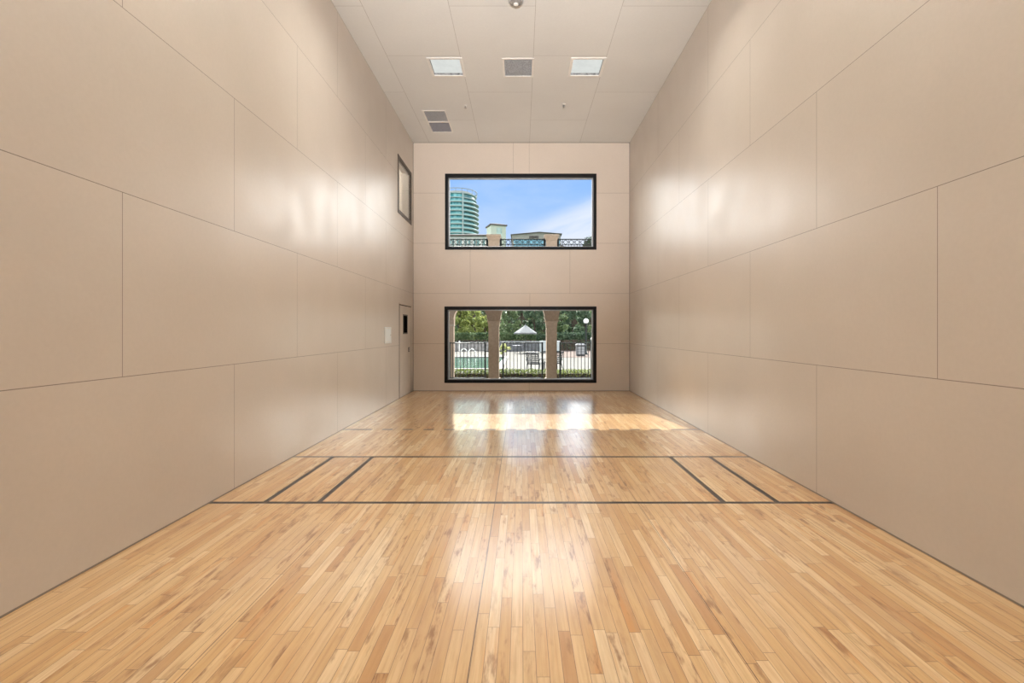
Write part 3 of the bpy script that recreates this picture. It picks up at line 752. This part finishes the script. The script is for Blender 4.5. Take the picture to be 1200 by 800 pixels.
# cabinet, litter bin, lamp
x0, _, _ = px(632.5, 0, 46); x1, _, _ = px(656, 0, 46)
t = thing('equipment_cabinet', 'pale grey equipment cabinet partly behind the right arcade column', 'cabinet', ((x0 + x1) / 2, 46, GZ)); a = (x1 - x0) / 2
m_cab = plain('pale_grey_metal', (0.42, 0.47, 0.49), 0.5, 0.4)
MB().box(-a, a, -0.3, 0.3, 0.05, 1.08, 0.02).build('body', m_cab, t)
MB().box(-a - 0.03, a + 0.03, -0.33, 0.33, 1.08, 1.13, 0.01).build('top', m_pale, t)
for s in (-1, 1):
    d_ = MB().box(0.03 if s > 0 else -a + 0.05, a - 0.05 if s > 0 else -0.03, -0.325, -0.298, 0.12, 1.02, 0.006).build('door', m_cab, t)
    MB().box(s * 0.09 - 0.015, s * 0.09 + 0.015, -0.35, -0.32, 0.5, 0.68, 0.004).build('handle', M['rail'], d_)
MB().box(-a + 0.03, a - 0.03, -0.27, 0.27, 0, 0.06).build('plinth', M['rail'], t)

x, _, _ = px(680.2, 417, 39.8)
t = thing('litter_bin', 'square grey litter bin with slatted panels near the globe lamp', 'bin', (x, 39.8, GZ + 0.015))
MB().box(-0.36, 0.36, -0.36, 0.36, 0.04, 0.86, 0.03).build('body', plain('bin_dark', (0.10, 0.10, 0.11), 0.6, 0.3), t)
MB().sqlathe([(0.40, 0.86), (0.40, 0.92), (0.26, 1.02), (0.24, 1.02)], 0, 0).build('lid', plain('bin_lid', (0.16, 0.16, 0.17), 0.5, 0.4), t)
for cx in (-0.17, 0.17):
    for cz in (0.16, 0.37, 0.58):
        MB().box(cx - 0.15, cx + 0.15, -0.385, -0.35, cz, cz + 0.17, 0.008).build('panel', plain('bin_panel', (0.30, 0.31, 0.33), 0.6, 0.3) if 'bin_panel' not in bpy.data.materials else bpy.data.materials['bin_panel'], t)
MB().box(-0.33, 0.33, -0.33, 0.33, 0, 0.05).build('base', M['rail'], t)

x, _, z = px(686.8, 376.4, 42.0)
t = thing('globe_lamp', 'white globe lamp on a dark post in front of the right trees', 'lamp', (x, 42.0, GZ + 0.015)); hz = z - GZ
MB().lathe([(0.16, 0), (0.16, 0.12), (0.09, 0.2), (0.07, 0.5), (0.06, hz - 0.32), (0.11, hz - 0.26), (0.11, hz - 0.2)], seg=16).build('post', M['rail'], t, True)
MB().sphere((0, 0, hz), 0.225, 20, 14).build('globe', plain('opal_globe', (0.82, 0.86, 0.88), 0.2, 0.5, vary=0.02), t, True)
MB().lathe([(0.05, hz + 0.215), (0.03, hz + 0.26), (0.008, hz + 0.29)], seg=10).build('finial', M['rail'], t, True)

x, _, z = px(693.6, 397, 20)
t = thing('gate_post', 'dark gate post with a white ball top at right window edge', 'post', (x, 20, GZ)); hz = z - GZ
MB().box(-0.05, 0.05, -0.05, 0.05, 0, hz - 0.05, 0.006).build('shaft', M['rail'], t); MB().sphere((0, 0, hz), 0.055, 12, 8).build('ball', M['white'], t, True)

# shrubs and trees
x, _, _ = px(590.5, 418, 36)
tree('flowering_shrub', 'pale yellow-green shrub right of the left arcade column', x, 36.0, GZ, 1.05, 0.42, 0.35, leaf_mat('pale_shrub_leaves', (0.30, 0.33, 0.12), (0.62, 0.62, 0.34)), 700, 0.06, None, 41, 12, 'shrub')
TR = [  # px, Y, height, spread, crown0, leaves, label
    (538, 53.2, 5.1, 1.0, 1.2, 'leaf_yellow', 'feathery yellow-green tree with dark trunk behind the slim white post', 2600),
    (568.5, 53.4, 5.2, 1.05, 1.0, 'leaf_yellow', 'yellow-green tree just left of the left arcade column', 2600),
    (596, 53.2, 5.2, 1.15, 0.8, 'leaf_mid', 'light green tree just right of the left arcade column', 2600),
    (626, 53.6, 5.3, 1.15, 0.6, 'leaf_dark', 'dark green tree just left of the right arcade column', 2800),
    (656, 53.4, 5.2, 1.15, 0.7, 'leaf_mid', 'mid green tree just right of the right arcade column', 2600),
    (685, 53.2, 5.2, 1.15, 0.6, 'leaf_dark', 'dark green tree behind the white globe lamp', 2800),
    (714, 53.4, 5.2, 1.15, 0.8, 'leaf_mid', 'mid green tree beyond the right edge of the lower window', 1800),
    (510, 53.4, 5.2, 1.15, 0.8, 'leaf_mid', 'mid green tree beyond the left edge of the lower window', 1800),
    (524, 57.5, 5.4, 1.25, 0.6, 'leaf_mid', 'mid green tree farther back at the left edge of the lower window', 1800),
    (553, 57.5, 5.5, 1.25, 0.6, 'leaf_yellow', 'yellow-green tree farther back behind the pool', 1800),
    (582, 57.8, 5.5, 1.25, 0.6, 'leaf_mid', 'green tree farther back behind the left arcade column', 1800),
    (611, 57.5, 5.6, 1.25, 0.5, 'leaf_dark', 'dark green tree farther back behind the white patio umbrella', 2200),
    (641, 57.8, 5.5, 1.25, 0.5, 'leaf_dark', 'dark green tree farther back behind the right arcade column', 2200),
    (671, 57.5, 5.5, 1.25, 0.5, 'leaf_dark', 'dark green tree farther back above the litter bin', 2200),
    (701, 57.8, 5.4, 1.25, 0.5, 'leaf_mid', 'green tree farther back at the right edge of the lower window', 1800)]
for k, p in enumerate((513, 539, 568, 597, 626, 655, 686, 715)):
    TR.append((p, 62.0 + 0.4 * (k % 2), 5.6, 1.3, 0.4, ['leaf_mid', 'leaf_dark'][k % 2], 'green tree in the rearmost row, %s' % ['beyond the left edge of the window', 'above the silver grey fence', 'behind the left arcade column',
        'left of the white patio umbrella', 'right of the white patio umbrella', 'behind the right arcade column', 'behind the globe lamp', 'beyond the right edge of the window'][k], 1800))
for i, (p, Y, h, sp, c0, mt, lb, n) in enumerate(TR):
    tree('garden_tree', lb, px(p, 0, Y)[0], Y, GZ, h, sp, c0, M[mt], n, 0.14, 'trees beyond the pool', i + 1, 30)
for i, (p, Y, wd, mt, lb) in enumerate([(603, 51.4, 4.6, 'leaf_mid', 'green shrub row under the patio umbrella trees'), (672, 51.4, 5.0, 'leaf_dark', 'dark shrub row under the right trees'), (545, 51.4, 5.0, 'leaf_mid', 'green shrub row behind the grey board fence')]):
    x, _, _ = px(p, 0, Y)
    shrub_row('shrub_border', lb, x - wd / 2, x + wd / 2, Y - 0.35, Y + 0.35, GZ, GZ + 1.9, M[mt], 2600, 0.11, 60 + i, 'shrubs')
shrub_row('tall_hedge', 'tall dense green hedge closing the garden behind the trees', -24.0, 24.0, 66.0, 67.2, GZ, GZ + 5.3, M['leaf_dark'], 20000, 0.16, 91)
x, _, _ = px(690, 0, 75)
tree('tall_tree', 'tall green tree top at the right corner of the upper window', x, 75, GZ, 16.0, 2.6, 11.5, M['leaf_dark'], 2600, 0.2, None, 77, 22)

# ------------------------------------------------------------------ buildings beyond
m_conc = plain('pale_concrete', (0.46, 0.55, 0.55), 0.7, 0.2, vary=0.05, scale=0.3)
def glass_front(name, a, b, rough=0.15):
    m, nt = new_mat(name); tc = nt.n('ShaderNodeTexCoord').outputs['Object']
    x, y, z = nt.sep(tc)
    ang = nt.m('MULTIPLY', nt.m('ARCTAN2', x, y), 9.0)
    c = nt.mix(nt.white(nt.vec(nt.m('FLOOR', ang), nt.m('FLOOR', nt.m('DIVIDE', z, 3.05)), 0.0)), a, b)
    c = nt.mix(nt.m('MULTIPLY', nt.m('GREATER_THAN', x, 5.2), 0.75), c, (0.05, 0.13, 0.15))  # shade of the balcony recesses painted into the glass colour
    finish(nt, c, rough, 0.6); return m
m_cyan = glass_front('cyan_tower_glass', (0.06, 0.42, 0.49), (0.36, 0.82, 0.87))
TY = 330.0; SC = F / TY
tx = (537 - 611) / SC; FLH = 5.02 / SC; ztop = CH + (388 - 231.5) / SC
t = thing('glass_tower', 'round cyan glass high-rise tower with stacked balconies', 'building', (tx, TY, GZ))
nf = int((ztop - GZ) / FLH); Rg = 11.4; z0 = (ztop - GZ) - nf * FLH
MB().lathe([(Rg, 0), (Rg, ztop - GZ)], seg=56).build('glazing', m_cyan, t, True)
for k in range(nf + 1):
    z = z0 + k * FLH; R1 = 13.2 if k < nf - 1 else 12.6
    pts = []
    for i in range(64):
        a = 2 * PI * i / 64
        rr = R1 + (1.0 * max(0, math.cos(a)) ** 2 if k < nf - 1 else 0)
        pts.append((rr * math.cos(a), rr * math.sin(a)))
    MB().ring([[(p[0], p[1], z - 0.28) for p in pts], [(p[0], p[1], z + 0.28) for p in pts]]).build('balcony_slab', m_conc, t)
bal = plain('cyan_balustrade_glass', (0.28, 0.62, 0.63), 0.2, 0.6)
for k in range(max(0, nf - 14), nf - 1):
    z = z0 + k * FLH
    MB().ring([[(13.1 * math.cos(2 * PI * i / 64), 13.1 * math.sin(2 * PI * i / 64), zz) for i in range(64)] for zz in (z + 0.25, z + 1.05)], False, False).build('balustrade', bal, t, True)
for a in (-1.89, -1.21): MB().box(13.3 * math.cos(a) - 0.45, 13.3 * math.cos(a) + 0.45, 13.3 * math.sin(a) - 0.5, 13.3 * math.sin(a) + 0.5, 0, ztop - GZ + (1.5 if a < -1.7 else 0)).build('fin', m_conc, t)
g = MB()
for i in range(20):
    a = 2 * PI * i / 20; g.box(12.8 * math.cos(a) - 0.15, 12.8 * math.cos(a) + 0.15, 12.8 * math.sin(a) - 0.15, 12.8 * math.sin(a) + 0.15, ztop - GZ, ztop - GZ + 2.9)
g.ring([[(r * math.cos(2 * PI * i / 48), r * math.sin(2 * PI * i / 48), zz) for i in range(48)] for r, zz in ((12.7, ztop - GZ + 2.7), (13.1, ztop - GZ + 2.7), (13.1, ztop - GZ + 3.1), (12.7, ztop - GZ + 3.1))], False, False)
g.build('roof_screen', plain('roof_screen_metal', (0.40, 0.44, 0.44), 0.6, 0.3), t)
MB().lathe([(9.5, ztop - GZ), (9.5, ztop - GZ + 2.2)], seg=40).build('plant_room', plain('plant_room', (0.5, 0.52, 0.5), 0.7, 0.2), t, True)

def pane_mat(name, a, b):
    return plain(name, tuple((p + q) / 2 for p, q in zip(a, b)), 0.15, 0.6, vary=0.3, scale=0.7)
m_wht = plain('white_render', (0.88, 0.90, 0.86), 0.8, 0.2, vary=0.03, scale=0.2)
m_roof = plain('grey_roof_tiles', (0.17, 0.15, 0.14), 0.85, 0.2, vary=0.15, scale=0.8)
m_tealwin = pane_mat('teal_windows', (0.18, 0.36, 0.38), (0.30, 0.52, 0.52))

# white low block with dark hipped roof
BY = 110.0; s = F / BY
X = lambda p, Y=BY: (p - 611) * Y / F
Z = lambda q, Y=BY: CH + (388 - q) * Y / F - GZ
bx0, bx1 = X(500), X(579)
t = thing('white_block', 'white apartment block with dark hipped roof below the tower', 'building', (bx0, BY, GZ)); W = bx1 - bx0; D = 14
MB().box(0, W, 0, D, 0, Z(276)).build('walls', m_wht, t)
g = MB(); e = 0.7; zr = Z(275.6); zp = Z(272.3)
g.ring([[(-e, -e, zr - 0.25), (W + e, -e, zr - 0.25), (W + e, D + e, zr - 0.25), (-e, D + e, zr - 0.25)], [(-e, -e, zr), (W + e, -e, zr), (W + e, D + e, zr), (-e, D + e, zr)], [(4, D / 2 - 3, zp + .4), (W - 4, D / 2 - 3, zp + .4), (W - 4, D / 2 + 3, zp + .4), (4, D / 2 + 3, zp + .4)]])
g.build('roof', m_roof, t)
for r in range(8):
    zz = Z(276) - 2.3 - r * 2.7
    for p in (527.5, 531, 536.5, 540, 546, 550.0, 556.5, 560.5, 567, 572):
        if zz < 1: continue
        xx = X(p) - bx0; f = MB().frame_xz(xx - 0.36, xx + 0.36, zz - 0.1, zz + 1.7, -0.08, 0.04, 0.08).build('window', m_wht, t)
        MB().box(xx - 0.3, xx + 0.3, -0.05, 0.02, zz - 0.04, zz + 1.64).build('pane', m_tealwin, f)

# turret
BY2 = 128.0
X2 = lambda p: (p - 611) * BY2 / F
Z2 = lambda q: CH + (388 - q) * BY2 / F - GZ
t = thing('stair_turret', 'pale green stair turret with dark hipped roof', 'building', (X2(581.5), BY2, GZ)); a = (X2(590.5) - X2(572.5)) / 2
m_green = plain('pale_green_render', (0.62, 0.70, 0.58), 0.8, 0.2, vary=0.04, scale=0.2)
MB().box(-a, a, -a, a, 0, Z2(266)).build('walls', m_green, t)
zr = Z2(266); MB().ring([[(-a - .3, -a - .3, zr), (a + .3, -a - .3, zr), (a + .3, a + .3, zr), (-a - .3, a + .3, zr)], [(-a - .3, -a - .3, zr + .3), (a + .3, -a - .3, zr + .3), (a + .3, a + .3, zr + .3), (-a - .3, a + .3, zr + .3)], [(-.1, -.1, Z2(261.8)), (.1, -.1, Z2(261.8)), (.1, .1, Z2(261.8)), (-.1, .1, Z2(261.8))]]).build('roof', m_roof, t)
t.rotation_euler = (0, 0, 0.35); 
g = MB(); g.box(-0.55, 0.95, -a - 0.06, -a + 0.02, Z2(279), Z2(268.5)); g.build('glazing', pane_mat('pale_green_glass', (0.38, 0.55, 0.5), (0.5, 0.66, 0.6)), t)

# grey block with blue glass base
BY3 = 150.0
X3 = lambda p: (p - 611) * BY3 / F
Z3 = lambda q: CH + (388 - q) * BY3 / F - GZ
m_grey = plain('grey_beige_cladding', (0.36, 0.36, 0.33), 0.8, 0.2, vary=0.05, scale=0.25)
m_blue = pane_mat('blue_glass', (0.10, 0.30, 0.45), (0.22, 0.48, 0.62))
t = thing('grey_block', 'low grey block with blue glazing behind the right terrace pillar', 'building', (X3(600), BY3, GZ)); W = X3(657) - X3(600); mid = X3(632) - X3(600)
g = MB()
prof = [(0, 0), (W, 0), (W, Z3(274.6)), (mid, Z3(272.4)), (0, Z3(275.4))]
g.ring([[(p[0], 0, p[1]) for p in prof], [(p[0], 16, p[1]) for p in prof]]); g.build('walls', m_grey, t)
g = MB(); rp = [(-0.4, Z3(275.4)), (mid, Z3(272.4)), (W + 0.4, Z3(274.6)), (W + 0.4, Z3(273.9)), (mid, Z3(271.8)), (-0.4, Z3(274.8))]
g.ring([[(p[0], -0.6, p[1]) for p in rp], [(p[0], 16.5, p[1]) for p in rp]]); g.build('roof', m_roof, t)
MB().box(X3(602) - X3(600), X3(656) - X3(600), -0.15, 0.05, Z3(300), Z3(281)).build('glazing', m_blue, t)
g = MB()
for i in range(7): q = Z3(279.3) + i * 0.12; g.box(X3(620) - X3(600), X3(631) - X3(600), -0.12, 0.03, q, q + 0.06)
g.build('louvre', m_roof, t)
t = thing('grey_annex', 'lower grey annex at the right of the grey block', 'building', (X3(657.5), BY3 + 17, GZ)); W = X3(672.5) - X3(657.5)
MB().ring([[(0, 0, 0), (W, 0, 0), (W, 0, Z3(280.5)), (W * 0.45, 0, Z3(277)), (0, 0, Z3(276.6))], [(0, 10, 0), (W, 10, 0), (W, 10, Z3(280.5)), (W * 0.45, 10, Z3(277)), (0, 10, Z3(276.6))]]).build('walls', m_grey, t)
MB().box(0.3, W - 0.3, -0.12, 0.04, Z3(300), Z3(283)).build('glazing', m_blue, t)
MB().ring([[(-.2, -.3, Z3(276.7)), (W * 0.45, -.3, Z3(277.1)), (W + .3, -.3, Z3(280.7)), (W + .3, -.3, Z3(280.0)), (W * 0.45, -.3, Z3(276.3)), (-.2, -.3, Z3(275.9))], [(-.2, 10.3, Z3(276.7)), (W * 0.45, 10.3, Z3(277.1)), (W + .3, 10.3, Z3(280.7)), (W + .3, 10.3, Z3(280.0)), (W * 0.45, 10.3, Z3(276.3)), (-.2, 10.3, Z3(275.9))]]).build('roof', m_roof, t)
